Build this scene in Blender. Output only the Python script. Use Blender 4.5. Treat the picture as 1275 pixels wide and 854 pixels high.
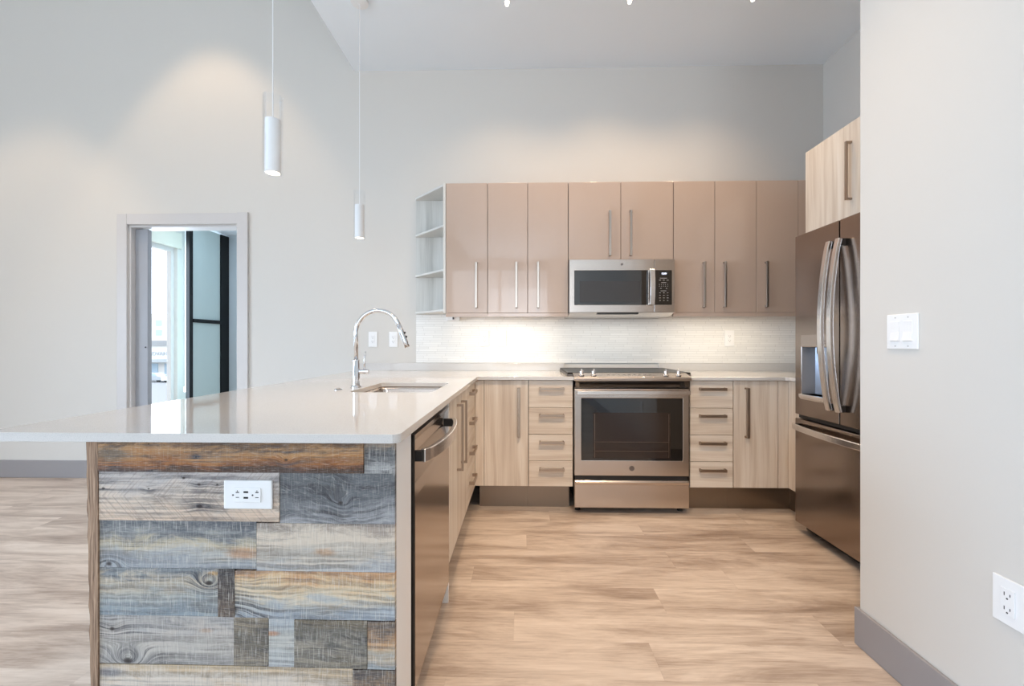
import bpy, bmesh, math, random
from mathutils import Vector, Matrix
random.seed(7)
for o in list(bpy.data.objects): bpy.data.objects.remove(o)
SC = bpy.context.scene
COL = SC.collection
def srgb(r, g, b):
    f = lambda c: (c/255/12.92) if c/255 <= .04045 else ((c/255+.055)/1.055)**2.4
    return (f(r), f(g), f(b), 1)

# ------------------------------------------------------------------ camera, world, lights
cam = bpy.data.objects.new('camera', bpy.data.cameras.new('camera')); COL.objects.link(cam)
cam.location = (0, 0, 1.1151); cam.rotation_euler = (math.pi/2, 0, .0242)
cam.data.sensor_width = 36; cam.data.lens = 532.1/1275*36; cam.data.shift_y = .0003
cam.data.clip_start = .02; cam.data.clip_end = 500
SC.camera = cam
SC.view_settings.view_transform = 'Standard'; SC.view_settings.look = 'None'
SC.view_settings.exposure = 0.0; SC.view_settings.gamma = 1; SC.view_settings.use_curve_mapping = False
world = bpy.data.worlds.new('world'); SC.world = world; world.use_nodes = True
bg = world.node_tree.nodes['Background']; bg.inputs[0].default_value = (.86, .93, 1, 1); bg.inputs[1].default_value = 3.2

def lamp(name, kind, loc, energy, color, rot=(0, 0, 0), **kw):
    l = bpy.data.lights.new(name, kind); l.energy = energy; l.color = color
    for k, v in kw.items(): setattr(l, k, v)
    o = bpy.data.objects.new(name, l); COL.objects.link(o); o.location = loc; o.rotation_euler = rot
    return o
COOL = (.68, .84, 1.0); WARM = (1.0, .72, .46); NEUT = (.97, .98, 1.0)
# daylight through the window openings of the big room (left wall, rear wall; one rear panel is ceiling fill) and of the far bedroom
lamp('daylight_left_window', 'AREA', (-6.35, -1.0, 1.35), 205, (.54, .75, 1), (0, -math.pi/2+.5, 0), shape='RECTANGLE', size=1.9, size_y=4.0, spread=math.radians(125))
lamp('daylight_rear_window_a', 'AREA', (-4.2, -4.85, 1.9), 24, COOL, (math.pi/2-.3, 0, 0), shape='RECTANGLE', size=3.2, size_y=2.8)
lamp('rear_ceiling_fill', 'AREA', (-.1, -4.85, 1.8), 52, (.82, .91, 1), (math.pi/2+.85, 0, 0), shape='RECTANGLE', size=1.6, size_y=2.6, spread=math.radians(130))  # unseen panel at the rear window, tilted up to lighten the ceiling
lamp('daylight_bedroom', 'AREA', (-3.88, 4.25, 1.3), 55, COOL, (0, -math.pi/2, 0), shape='RECTANGLE', size=1.9, size_y=1.0)
def spot(name, loc, target, energy, cone, blend=.4, color=WARM, r=.03):
    d = Vector(target)-Vector(loc)
    o = lamp(name, 'SPOT', loc, energy, color, d.to_track_quat('-Z', 'Y').to_euler(), spot_size=math.radians(cone), spot_blend=blend, shadow_soft_size=r)
    return o

# ------------------------------------------------------------------ measures (metres)
W = 3.462; ZC = .895; CT = .022
YU = W-.345; YB = W-.62; YC = W-.65; XP = -.315; XU0, XU1 = .335, 1.092
CEIL = 3.337; HICEIL = 4.7

# ------------------------------------------------------------------ node helper
class NT:
    def __init__(s, name):
        s.m = bpy.data.materials.new(name); s.m.use_nodes = True
        s.t = s.m.node_tree; s.b = s.t.nodes['Principled BSDF']
    def new(s, k, **kw):
        n = s.t.nodes.new(k)
        for a, v in kw.items(): setattr(n, a, v)
        return n
    def put(s, sock, v):
        if v is None: return
        if isinstance(v, bpy.types.NodeSocket): s.t.links.new(v, sock)
        else: sock.default_value = v
    def math(s, op, a, b=None, c=None, clamp=False):
        n = s.new('ShaderNodeMath', operation=op, use_clamp=clamp)
        s.put(n.inputs[0], a); s.put(n.inputs[1], b); s.put(n.inputs[2], c)
        return n.outputs[0]
    def obj(s):
        return s.new('ShaderNodeTexCoord').outputs['Object']
    def rnd(s):
        return s.new('ShaderNodeObjectInfo').outputs['Random']
    def sep(s, v):
        n = s.new('ShaderNodeSeparateXYZ'); s.put(n.inputs[0], v); return n.outputs
    def vec(s, x, y, z):
        n = s.new('ShaderNodeCombineXYZ'); s.put(n.inputs[0], x); s.put(n.inputs[1], y); s.put(n.inputs[2], z); return n.outputs[0]
    def noise(s, v, scale=1, detail=2, rough=.5, dist=0):
        n = s.new('ShaderNodeTexNoise'); s.put(n.inputs['Vector'], v); n.inputs['Scale'].default_value = scale
        n.inputs['Detail'].default_value = detail; n.inputs['Roughness'].default_value = rough; n.inputs['Distortion'].default_value = dist
        return n.outputs[0]
    def white(s, v):
        n = s.new('ShaderNodeTexWhiteNoise', noise_dimensions='3D'); s.put(n.inputs['Vector'], v); return n.outputs['Value']
    def ramp(s, f, stops):
        n = s.new('ShaderNodeValToRGB'); s.put(n.inputs[0], f); e = n.color_ramp.elements
        while len(e) < len(stops): e.new(.5)
        for el, (p, c) in zip(e, stops): el.position = p; el.color = c
        return n.outputs[0]
    def mix(s, f, a, b, mode='MIX'):
        n = s.new('ShaderNodeMix', data_type='RGBA', blend_type=mode)
        s.put(n.inputs['Factor'], f); s.put(n.inputs['A'], a); s.put(n.inputs['B'], b); return n.outputs['Result']
    def step(s, f, a, b):
        n = s.new('ShaderNodeMapRange', interpolation_type='SMOOTHSTEP'); s.put(n.inputs[0], f)
        n.inputs[1].default_value = a; n.inputs[2].default_value = b; return n.outputs[0]
    def bump(s, h, strength=.2, dist=.001):
        n = s.new('ShaderNodeBump'); s.put(n.inputs['Height'], h); n.inputs['Strength'].default_value = strength
        n.inputs['Distance'].default_value = dist; s.t.links.new(n.outputs[0], s.b.inputs['Normal'])
    def fin(s, col=None, rough=None, metal=None, **kw):
        s.put(s.b.inputs['Base Color'], col)
        if rough is not None: s.put(s.b.inputs['Roughness'], rough)
        if metal is not None: s.put(s.b.inputs['Metallic'], metal)
        for k, v in kw.items(): s.put(s.b.inputs[k.replace('_', ' ')], v)
        return s.m
def plain(name, col, rough=.5, metal=0, var=.03, **kw):
    n = NT(name); o = n.obj(); f = n.noise(o, 9, 3)
    c2 = tuple(max(0, x*(1-var)) for x in col[:3])+(1,)
    return n.fin(n.mix(f, c2, col), rough, metal, **kw)
def steel(name, col, rough=.28, stretch=(4, 4, 400)):
    n = NT(name); x = n.sep(n.obj())
    v = n.vec(n.math('MULTIPLY', x[0], stretch[0]), n.math('MULTIPLY', x[1], stretch[1]), n.math('MULTIPLY', x[2], stretch[2]))
    f = n.noise(v, 1, 4); n.bump(f, .05, .0004)
    r = n.math('ADD', n.math('MULTIPLY', f, .12), rough-.06)
    return n.fin(n.mix(f, tuple(c*.92 for c in col[:3])+(1,), col), r, 1.0)
def grain_wood(name, horizontal=False, cols=None, tone=1.0):
    n = NT(name); x = n.sep(n.obj()); r = n.math('MULTIPLY', n.rnd(), 37)
    side = n.math('ADD', x[0], x[1])
    if horizontal: a, l = x[2], side
    else: a, l = side, x[2]
    wob = n.noise(n.vec(n.math('MULTIPLY', a, 6), n.math('MULTIPLY', l, 1.6), r), 1, 3)
    a2 = n.math('ADD', a, n.math('MULTIPLY', wob, .05))
    b = n.noise(n.vec(n.math('MULTIPLY', a2, 22), n.math('MULTIPLY', l, .9), r), 1, 3, .55)
    fine = n.noise(n.vec(n.math('MULTIPLY', a2, 190), n.math('MULTIPLY', l, 3), r), 1, 4, .6)
    f = n.math('ADD', n.math('MULTIPLY', b, .72), n.math('MULTIPLY', fine, .28))
    cols = cols or [(.30, srgb(196, 178, 160)), (.44, srgb(214, 199, 182)), (.56, srgb(228, 216, 201)), (.70, srgb(234, 224, 212))]
    n.bump(fine, .08, .0005)
    return n.fin(n.ramp(f, cols), .42)
def floor_mat():
    n = NT('vinyl_plank'); x = n.sep(n.obj())
    row = n.math('FLOOR', n.math('DIVIDE', x[1], .178))
    off = n.math('MULTIPLY', n.white(n.vec(row, 3.1, 1.7)), 1.2)
    colm = n.math('FLOOR', n.math('DIVIDE', n.math('ADD', x[0], off), 1.22))
    h = n.white(n.vec(row, colm, .5))
    sx = n.math('MULTIPLY', x[0], 1.5); sy = n.math('MULTIPLY', x[1], 9)
    big = n.noise(n.vec(n.math('ADD', sx, n.math('MULTIPLY', h, 5)), sy, n.math('MULTIPLY', h, 3)), 1, 7, .64, .5)
    fine = n.noise(n.vec(n.math('MULTIPLY', x[0], 8), n.math('MULTIPLY', x[1], 130), n.math('MULTIPLY', h, 9)), 1, 5, .62, .5)
    f = n.math('ADD', n.math('ADD', n.math('MULTIPLY', big, .72), n.math('MULTIPLY', fine, .26)), n.math('MULTIPLY', n.math('SUBTRACT', h, .5), .05))
    c = n.ramp(f, [(.30, srgb(138, 120, 107)), (.41, srgb(170, 152, 138)), (.53, srgb(202, 186, 172)), (.66, srgb(220, 206, 193))])
    fy = n.math('FRACT', n.math('DIVIDE', x[1], .178)); fx = n.math('FRACT', n.math('DIVIDE', n.math('ADD', x[0], off), 1.22))
    s1 = n.math('MINIMUM', n.step(fy, 0, .014), n.step(fx, 0, .0025))
    c = n.mix(n.math('MULTIPLY', n.math('SUBTRACT', 1, s1), .16), c, srgb(110, 88, 72))
    n.bump(fine, .10, .0006)
    return n.fin(c, n.math('ADD', .27, n.math('MULTIPLY', fine, .12)))
def wall_paint(name, col):
    n = NT(name); f = n.noise(n.obj(), 260, 2); n.bump(f, .05, .0006)
    return n.fin(col, .62)
def tile_mat():
    n = NT('glass_mosaic_tile'); x = n.sep(n.obj())
    row = n.math('FLOOR', n.math('DIVIDE', x[2], .0185))
    off = n.math('MULTIPLY', n.white(n.vec(row, 1.3, 2.2)), .3)
    cl = n.math('FLOOR', n.math('DIVIDE', n.math('ADD', x[0], off), .15))
    h = n.white(n.vec(row, cl, 4.4))
    fz = n.math('FRACT', n.math('DIVIDE', x[2], .0185)); fx = n.math('FRACT', n.math('DIVIDE', n.math('ADD', x[0], off), .15))
    s = n.math('MINIMUM', n.step(fz, .0, .14), n.step(fx, 0, .02))
    c = n.ramp(h, [(0, srgb(230, 229, 226)), (1, srgb(238, 237, 234))])
    c = n.mix(s, srgb(186, 185, 182), c); n.bump(s, .25, .0008)
    return n.fin(c, n.mix(s, (.6, .6, .6, 1), (.16, .16, .16, 1)))
def barn_board(name, zones, z0, z1, accent=None, acc=(0, 0, .03), knots=(), freq=26, warp=.016, saw=0, seed=0, dark=.35, diag=0, mesh=.28):
    """weathered sawn board: colour zones across its height, grain field bent round its knots, streaks, saw marks"""
    n = NT(name); x = n.sep(n.obj()); X, Z = x[0], x[2]
    M_ = lambda a, b: n.math('MULTIPLY', a, b); A_ = lambda a, b: n.math('ADD', a, b)
    w = n.noise(n.vec(M_(X, 5), seed*3.7, M_(Z, 11)), 1, 3, .5)
    phi = A_(Z, M_(w, warp)); hole = None; halo = None
    for (kx, kz, rad, amp) in knots:
        dx = n.math('DIVIDE', n.math('SUBTRACT', X, kx), rad*1.5); dz = n.math('DIVIDE', n.math('SUBTRACT', Z, kz), rad)
        r2 = A_(M_(dx, dx), M_(dz, dz))
        g = n.math('EXPONENT', M_(r2, -.10))
        phi = A_(phi, M_(g, amp))
        hh = n.math('SUBTRACT', 1, n.step(A_(r2, M_(w, .9)), .4, 1.5))
        hole = hh if hole is None else n.math('MAXIMUM', hole, hh)
        g = n.math('EXPONENT', M_(r2, -.035))
        halo = g if halo is None else n.math('MAXIMUM', halo, g)
    cloud = n.noise(n.vec(M_(X, 8), seed*1.9, M_(phi, 22)), 1, 7, .72, .5)
    t = A_(n.math('DIVIDE', n.math('SUBTRACT', Z, z0), z1-z0), M_(n.math('SUBTRACT', cloud, .5), 1.5))
    k = len(zones)-1
    dz_ = lambda q: tuple(sum(q)/3+(v-sum(q)/3)*(.7 if q[2] > q[0] else .92) for v in q)
    c = n.ramp(t, [(.06+.88*i/k, srgb(*[v*g for v, g in zip(dz_(q), (.97, .95, .92))])) for i, q in enumerate(zones)])
    if accent:
        ax = n.math('DIVIDE', n.math('SUBTRACT', X, acc[0]), acc[2]*1.8); az = n.math('DIVIDE', n.math('SUBTRACT', Z, acc[1]), acc[2]*.6)
        e = n.math('EXPONENT', M_(A_(M_(ax, ax), M_(az, az)), -1))
        c = n.mix(n.math('MULTIPLY', n.step(A_(e, M_(cloud, 1.1)), .8, 1.5), .7), c, srgb(*accent))
    rings = n.noise(n.vec(M_(X, 3.0), seed*2.1, M_(phi, freq*8)), 1, 2, .55)
    fib = n.noise(n.vec(M_(X, 40), seed, M_(phi, 700)), 1, 3, .7)
    rs = n.step(rings, .40, .60)
    amt = A_(M_(n.step(cloud, .35, .65), .42), .16)
    if halo is not None: amt = A_(amt, M_(halo, .55))
    shade = n.mix(M_(n.math('SUBTRACT', 1, rs), amt), c, srgb(62, 62, 68))
    c = n.mix(M_(n.step(fib, .5, .7), .26), shade, srgb(236, 230, 222))
    d = n.noise(n.vec(M_(X, 8), seed*7.1, M_(phi, 55)), 1, 5, .72)
    c = n.mix(M_(n.step(d, .53, .66), min(dark*1.3, .7)), c, srgb(46, 42, 44))
    # fine vertical and horizontal saw mesh
    m1 = n.noise(n.vec(M_(X, 420), seed, M_(Z, 16)), 1, 2, .6); m2 = n.noise(n.vec(M_(X, 420), seed+4, M_(Z, 22)), 1, 2, .6)
    c = n.mix(M_(n.step(m1, .52, .68), mesh), c, srgb(78, 76, 80)); c = n.mix(M_(n.step(m2, .52, .68), mesh*1.3), c, srgb(226, 220, 210))
    if saw:
        # saw arcs: slant one way above, the other way below
        zc = (z0+z1)/2; sx = n.math('SUBTRACT', X, M_(n.math('ABSOLUTE', n.math('SUBTRACT', Z, zc)), diag))
        sm = n.noise(n.vec(M_(sx, 170), seed, M_(Z, 9)), 1, 2, .6)
        c = n.mix(M_(n.step(sm, .50, .64), saw), c, srgb(128, 112, 106))
    if hole is not None: c = n.mix(M_(hole, .9), c, srgb(44, 32, 27))
    n.bump(A_(rings, M_(fib, .5)), .5, .0016)
    return n.fin(c, .78)

M = {}
M['wall'] = wall_paint('wall_paint', srgb(212, 208, 202))
M['ceil'] = wall_paint('ceiling_paint', srgb(236, 243, 249))
M['floor'] = floor_mat()
M['tile'] = tile_mat()
M['base'] = plain('baseboard_grey', srgb(150, 146, 147), .45)
M['casing'] = plain('casing_paint', srgb(205, 201, 199), .4)
def quartz():
    n = NT('quartz'); f = n.noise(n.obj(), 420, 3, .7)
    return n.fin(n.ramp(f, [(.3, srgb(192, 190, 188)), (.5, srgb(209, 206, 203)), (1, srgb(215, 212, 209))]), .045)
M['quartz'] = quartz()
M['taupe'] = plain('gloss_taupe', srgb(184, 163, 148), .14, 0, .02, Coat_Weight=.6, Coat_Roughness=.03)
M['taupe_side'] = plain('matte_taupe', srgb(174, 155, 144), .4)
M['wood_v'] = grain_wood('pale_wood_upright')
M['wood_h'] = grain_wood('pale_wood_level', True)
M['wood_g'] = grain_wood('grey_shelf_wood', False, [(.30, srgb(168, 166, 160)), (.48, srgb(200, 198, 192)), (.7, srgb(218, 216, 211))])
M['shelf'] = plain('shelf_board', srgb(214, 212, 207), .4)
M['kick'] = steel('brushed_kick', srgb(150, 136, 122), .38, (300, 300, 3))
M['steel'] = steel('brushed_steel', srgb(206, 196, 188), .24)
M['steel_side'] = steel('upright_brushed_steel', srgb(178, 166, 158), .18, (4, 300, 4))
M['dsteel'] = steel('dark_stainless', srgb(160, 147, 138), .2, (4, 320, 5))
M['nickel'] = steel('satin_nickel', srgb(186, 176, 166), .3)
M['bronze'] = steel('bronze_nickel', srgb(176, 158, 142), .33)
M['bright'] = plain('bright_handle_steel', srgb(232, 229, 227), .25, 1.0, .01)
M['chrome'] = plain('chrome', srgb(222, 224, 228), .06, 1.0, .01)
M['blackglass'] = plain('black_glass', srgb(22, 20, 20), .05, 0, .1, Coat_Weight=1.0, Coat_Roughness=.02)
M['ovenwin'] = plain('oven_inner_window', srgb(52, 42, 37), .12, 0, .15)
M['mwwin'] = plain('microwave_mesh_window', srgb(58, 56, 56), .15, 0, .1)
M['black'] = plain('black_plastic', srgb(24, 23, 23), .4, 0, .1)
M['dark'] = plain('dark_gap', srgb(34, 30, 28), .6, 0, .1)
M['body'] = plain('grey_appliance_body', srgb(96, 92, 90), .45, 0, .05)
M['white'] = plain('white_plastic', srgb(238, 238, 238), .35, 0, .01)
M['carcass'] = plain('seam_dark_board', srgb(96, 82, 72), .6)  # body colour darkened so gaps between fronts carry painted shade
M['endpanel'] = plain('white_end_panel', srgb(244, 241, 238), .4, 0, .02)
M['slot'] = plain('slot_dark', srgb(70, 68, 70), .5)
M['usb'] = plain('usb_black', srgb(18, 18, 18), .4)
M['bframe'] = plain('black_metal_frame', srgb(16, 18, 20), .35, .5, .1)
M['dispenser'] = plain('dispenser_recess', srgb(176, 180, 188), .22, .7, .04)
M['rack'] = plain('oven_rack', srgb(112, 98, 88), .3, .8)
M['mark'] = plain('printed_mark', srgb(188, 186, 184), .5)
M['emblem'] = plain('emblem_metal', srgb(120, 112, 108), .3, .7)
def emit(name, col, strength):
    n = NT(name); n.put(n.b.inputs['Emission Color'], col); n.put(n.b.inputs['Emission Strength'], strength)
    f = n.noise(n.obj(), 5); return n.fin(n.mix(f, col, col), .5)
M['glow'] = emit('lamp_glow', (1, .86, .66, 1), 7)
M['led'] = emit('led_strip_glow', (1, .9, .72, 1), 5)
M['display'] = emit('display_digits', (.8, .85, 1, 1), 3)
def glass(name, col, rough=0, ior=1.45, tr=1.0):
    n = NT(name); f = n.noise(n.obj(), 3)
    return n.fin(n.mix(f, col, col), rough, 0, Transmission_Weight=tr, IOR=ior)
def thin_glass(name, tint, edge=.28):
    """thin clear glass: see-through with a Fresnel sheen"""
    n = NT(name); tr = n.new('ShaderNodeBsdfTransparent'); gl = n.new('ShaderNodeBsdfGlossy'); mx = n.new('ShaderNodeMixShader')
    lw = n.new('ShaderNodeLayerWeight'); lw.inputs[0].default_value = .25
    f = n.noise(n.obj(), 3); n.put(tr.inputs[0], n.mix(f, tint, tint)); n.put(gl.inputs[0], (1, 1, 1, 1)); n.put(gl.inputs['Roughness'], .02)
    n.put(mx.inputs[0], n.math('MULTIPLY', lw.outputs['Fresnel'], edge)); n.t.links.new(tr.outputs[0], mx.inputs[1]); n.t.links.new(gl.outputs[0], mx.inputs[2])
    n.t.links.new(mx.outputs[0], n.t.nodes['Material Output'].inputs[0]); return n.m
M['glass'] = thin_glass('clear_glass', (.99, .995, 1, 1))
M['pane'] = thin_glass('window_glass', (.96, .98, 1, 1), .5)
M['frost'] = plain('frosted_green_glass', srgb(200, 216, 214), .3, 0, .04)
M['bluewall'] = wall_paint('bedroom_paint', srgb(190, 200, 206))
M['blind'] = plain('cream_blind', srgb(214, 210, 196), .7)

# ------------------------------------------------------------------ mesh helpers (world coordinates in, root-local mesh out)
ORG = {}
def root(name, label, cat, loc, group=None):
    o = bpy.data.objects.new(name, None); COL.objects.link(o); o.location = loc
    o.empty_display_size = .05
    o['label'] = label; o['category'] = cat
    if group: o['group'] = group
    ORG[o] = Vector(loc); return o
def obj(name, bm, mat, parent=None, bevel=0, smooth=False, label=None, origin=None, seg=2):
    me = bpy.data.meshes.new(name)
    if parent is not None:
        off = ORG[parent]
    else:
        if origin is None:
            xs = [v.co.x for v in bm.verts]; ys = [v.co.y for v in bm.verts]; zs = [v.co.z for v in bm.verts]
            origin = ((min(xs)+max(xs))/2, (min(ys)+max(ys))/2, min(zs))
        off = Vector(origin)
    bmesh.ops.recalc_face_normals(bm, faces=bm.faces)
    bmesh.ops.translate(bm, vec=-off, verts=bm.verts)
    bm.to_mesh(me); bm.free()
    mats = mat if isinstance(mat, list) else [mat]
    for m in mats: me.materials.append(m)
    o = bpy.data.objects.new(name, me); COL.objects.link(o); ORG[o] = off
    if parent is not None: o.parent = parent
    else: o.location = off
    if smooth:
        for p in me.polygons: p.use_smooth = True
    if bevel:
        md = o.modifiers.new('bevel', 'BEVEL'); md.width = bevel; md.segments = seg; md.limit_method = 'ANGLE'; md.angle_limit = math.radians(40)
    if label: o['label'] = label
    return o
def tag(o, label, cat, group=None):
    o['label'] = label; o['category'] = cat
    if group: o['group'] = group
    return o
def struct(name, bm, mat, bevel=0, parent=None):
    o = obj(name, bm, mat, parent, bevel, origin=(0, 0, 0) if parent is None else None)
    if parent is None: o['kind'] = 'structure'
    return o
def B(): return bmesh.new()
def box(bm, x0, x1, y0, y1, z0, z1, mi=0):
    vs = [bm.verts.new((x, y, z)) for x in (x0, x1) for y in (y0, y1) for z in (z0, z1)]
    for f in ((0, 1, 3, 2), (4, 6, 7, 5), (0, 4, 5, 1), (2, 3, 7, 6), (0, 2, 6, 4), (1, 5, 7, 3)):
        bm.faces.new([vs[i] for i in f]).material_index = mi
    return bm
def bx(*a): return box(B(), *a)
AX = {'X': lambda a, p, q: (a, p, q), 'Y': lambda a, p, q: (p, a, q), 'Z': lambda a, p, q: (p, q, a)}
def plate(bm, outer, holes, axis, a, b):
    """polygon with holes in the plane across `axis`, from a to b"""
    es = []
    for loop in [outer]+list(holes):
        vs = [bm.verts.new(AX[axis](a, *p)) for p in loop]
        for i in range(len(vs)): es.append(bm.edges.new((vs[i], vs[(i+1) % len(vs)])))
    r = bmesh.ops.triangle_fill(bm, use_beauty=True, use_dissolve=False, edges=es)
    fs = [g for g in r['geom'] if isinstance(g, bmesh.types.BMFace)]
    r = bmesh.ops.extrude_face_region(bm, geom=fs)
    d = Vector(AX[axis](b-a, 0, 0))
    bmesh.ops.translate(bm, vec=d, verts=[g for g in r['geom'] if isinstance(g, bmesh.types.BMVert)])
    return bm
def rrect(x0, x1, y0, y1, r, n=5):
    pts = []
    for cx, cy, a0 in ((x1-r, y1-r, 0), (x0+r, y1-r, 90), (x0+r, y0+r, 180), (x1-r, y0+r, 270)):
        for i in range(n+1):
            a = math.radians(a0+90*i/n); pts.append((cx+r*math.cos(a), cy+r*math.sin(a)))
    return pts
def prism(bm, poly, axis, a, b):
    v0 = [bm.verts.new(AX[axis](a, *p)) for p in poly]; v1 = [bm.verts.new(AX[axis](b, *p)) for p in poly]
    bm.faces.new(v0); bm.faces.new(v1[::-1]); n = len(poly)
    for i in range(n): bm.faces.new((v0[i], v0[(i+1) % n], v1[(i+1) % n], v1[i]))
    return bm
def lathe(bm, prof, c, axis='Z', n=28, cap=True):
    """profile of (radius, height) round an axis through c"""
    rings = []
    for r, h in prof:
        ring = []
        for i in range(n):
            a = 2*math.pi*i/n; p, q = r*math.cos(a), r*math.sin(a)
            v = AX[axis](h, p, q); ring.append(bm.verts.new((c[0]+v[0], c[1]+v[1], c[2]+v[2])))
        rings.append(ring)
    for A, Bq in zip(rings, rings[1:]):
        for i in range(n): bm.faces.new((A[i], A[(i+1) % n], Bq[(i+1) % n], Bq[i]))
    if cap: bm.faces.new(rings[0][::-1]); bm.faces.new(rings[-1])
    return bm
def sweep(bm, path, prof, side=(0, 1, 0)):
    """profile [(s,t)] swept along path; s along `side`, t across"""
    path = [Vector(p) for p in path]; S = Vector(side).normalized(); rings = []
    for i, p in enumerate(path):
        t = (path[min(i+1, len(path)-1)]-path[max(i-1, 0)]).normalized(); nrm = t.cross(S).normalized()
        pr = prof(i/(len(path)-1)) if callable(prof) else prof
        rings.append([bm.verts.new(p+S*s+nrm*q) for s, q in pr])
    k = len(rings[0])
    for A, Bq in zip(rings, rings[1:]):
        for i in range(k): bm.faces.new((A[i], A[(i+1) % k], Bq[(i+1) % k], Bq[i]))
    bm.faces.new(rings[0][::-1]); bm.faces.new(rings[-1]); return bm
def circ(r, n=14): return [(r*math.cos(2*math.pi*i/n), r*math.sin(2*math.pi*i/n)) for i in range(n)]
def rect(w, h): return [(-w/2, -h/2), (w/2, -h/2), (w/2, h/2), (-w/2, h/2)]
def words(s, size, loc, rot, depth=.0004):
    c = bpy.data.curves.new('w', 'FONT'); c.body = s; c.size = size; c.align_x = 'CENTER'; c.align_y = 'CENTER'; c.extrude = depth
    t = bpy.data.objects.new('w', c); COL.objects.link(t); bpy.context.view_layer.update()
    me = bpy.data.meshes.new_from_object(t.evaluated_get(bpy.context.evaluated_depsgraph_get()))
    bm = B(); bm.from_mesh(me); bpy.data.objects.remove(t); bpy.data.meshes.remove(me)
    bmesh.ops.transform(bm, matrix=Matrix.Translation(loc) @ rot.to_4x4(), verts=bm.verts)
    return bm
FACE_Y = Matrix.Rotation(math.pi/2, 3, 'X')                       # reads from -Y

# ================================================================== the room
b = B(); box(b, -6.6, 2.52, -5.1, W+.12, -.1, 0); box(b, -4.1, -1.4, W+.12, 5.4, -.1, 0); struct('floor', b, M['floor'])
DX0, DX1, DZ = -3.255, -2.335, 2.092
b = B(); box(b, -6.6, DX0, W, W+.12, 0, HICEIL); box(b, DX1, 2.52, W, W+.12, 0, HICEIL); box(b, DX0, DX1, W, W+.12, DZ, HICEIL)
struct('wall_back', b, M['wall'])
struct('wall_right', bx(2.394, 2.52, 1.61, W, 0, CEIL), M['wall'])
struct('wall_front_right', bx(1.247, 2.52, -5.1, 1.61, 0, CEIL), M['wall'], .003)
b = B(); plate(b, [(-5.1, 0), (W, 0), (W, HICEIL), (-5.1, HICEIL)], [[(-3.1, .3), (1.1, .3), (1.1, 2.45), (-3.1, 2.45)]], 'X', -6.6, -6.48); struct('wall_left', b, M['wall'])
b = B(); plate(b, [(-6.48, 0), (1.247, 0), (1.247, HICEIL), (-6.48, HICEIL)], [[(-5.8, .5), (-2.6, .5), (-2.6, 3.3), (-5.8, 3.3)], [(-1.9, .5), (.7, .5), (.7, 3.1), (-1.9, 3.1)]], 'Y', -5.1, -4.98); struct('wall_rear', b, M['wall'])
b = B(); box(b, -1.37, 2.52, -5.1, W, CEIL, HICEIL); box(b, -6.6, -1.37, -5.1, W+.12, HICEIL, HICEIL+.1); struct('ceiling', b, M['ceil'])
# baseboards
struct('baseboard_back', bx(-6.48, -3.343, W-.014, W, 0, .144), M['base'], .003)
b = bx(-2.248, -1.2, W-.014, W, 0, .144); struct('baseboard_back_middle', b, M['base'], .003)
b = B(); box(b, 1.235, 1.247, -4.98, 1.622, 0, .137); box(b, 1.247, 1.6, 1.61, 1.622, 0, .137); struct('baseboard_right', b, M['base'], .003)
struct('baseboard_left', bx(-6.48, -6.466, -4.98, W-.014, 0, .144), M['base'], .003)
# big windows
def big_window(name, axis, a, p0, p1, z0, z1, n, fm=None):
    r = bpy.data.objects.new(name, None); COL.objects.link(r); r['kind'] = 'structure'; ORG[r] = Vector((0, 0, 0))
    holes = []
    wdt = (p1-p0)/n
    for i in range(n): holes.append([(p0+wdt*i+.04, z0+.05), (p0+wdt*(i+1)-.04, z0+.05), (p0+wdt*(i+1)-.04, z1-.05), (p0+wdt*i+.04, z1-.05)])
    obj('window_frame', plate(B(), [(p0, z0), (p1, z0), (p1, z1), (p0, z1)], holes, axis, a, a+.05), fm or M['bframe'], r)
    g = B()
    for h in holes:
        vs = [AX[axis](a+.025, *q) for q in h]; g.faces.new([g.verts.new(v) for v in vs])
    obj('pane', g, M['pane'], r)
big_window('window_1', 'X', -6.58, -3.1, 1.1, .3, 2.45, 4)
big_window('window_2', 'Y', -5.08, -5.8, -2.6, .5, 3.3, 3)
big_window('window_3', 'Y', -5.08, -1.9, .7, .5, 3.1, 2)

# doorway casing, jamb and pocket door slab
r = bpy.data.objects.new('door_1', None); COL.objects.link(r); r['kind'] = 'structure'; ORG[r] = Vector((0, 0, 0))
obj('casing', bx(-3.343, -3.26, W-.02, W, 0, 2.183), M['casing'], r, .002)
obj('casing', bx(-2.338, -2.248, W-.02, W, 0, 2.188), M['casing'], r, .002)
obj('casing', bx(-3.26, -2.338, W-.018, W, 2.095, 2.183), M['casing'], r, .002)
b = B(); box(b, -3.255, -3.24, W, W+.12, 0, 2.09); box(b, -2.35, -2.335, W, W+.12, 0, 2.09); box(b, -3.24, -2.35, W, W+.12, 2.075, 2.09)
obj('jamb', b, M['casing'], r)
sl = obj('sliding_slab', bx(-3.24, -3.135, W+.04, W+.08, .01, 2.07), plain('slab_shaded_grey', srgb(160, 162, 168), .45), r, .002)  # slab colour greyed to hold the shade on its near face
obj('lock', lathe(B(), [(.006, 0), (.006, .004)], (-3.152, W+.036, 1.082), 'Y', 12), M['usb'], sl)

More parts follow.
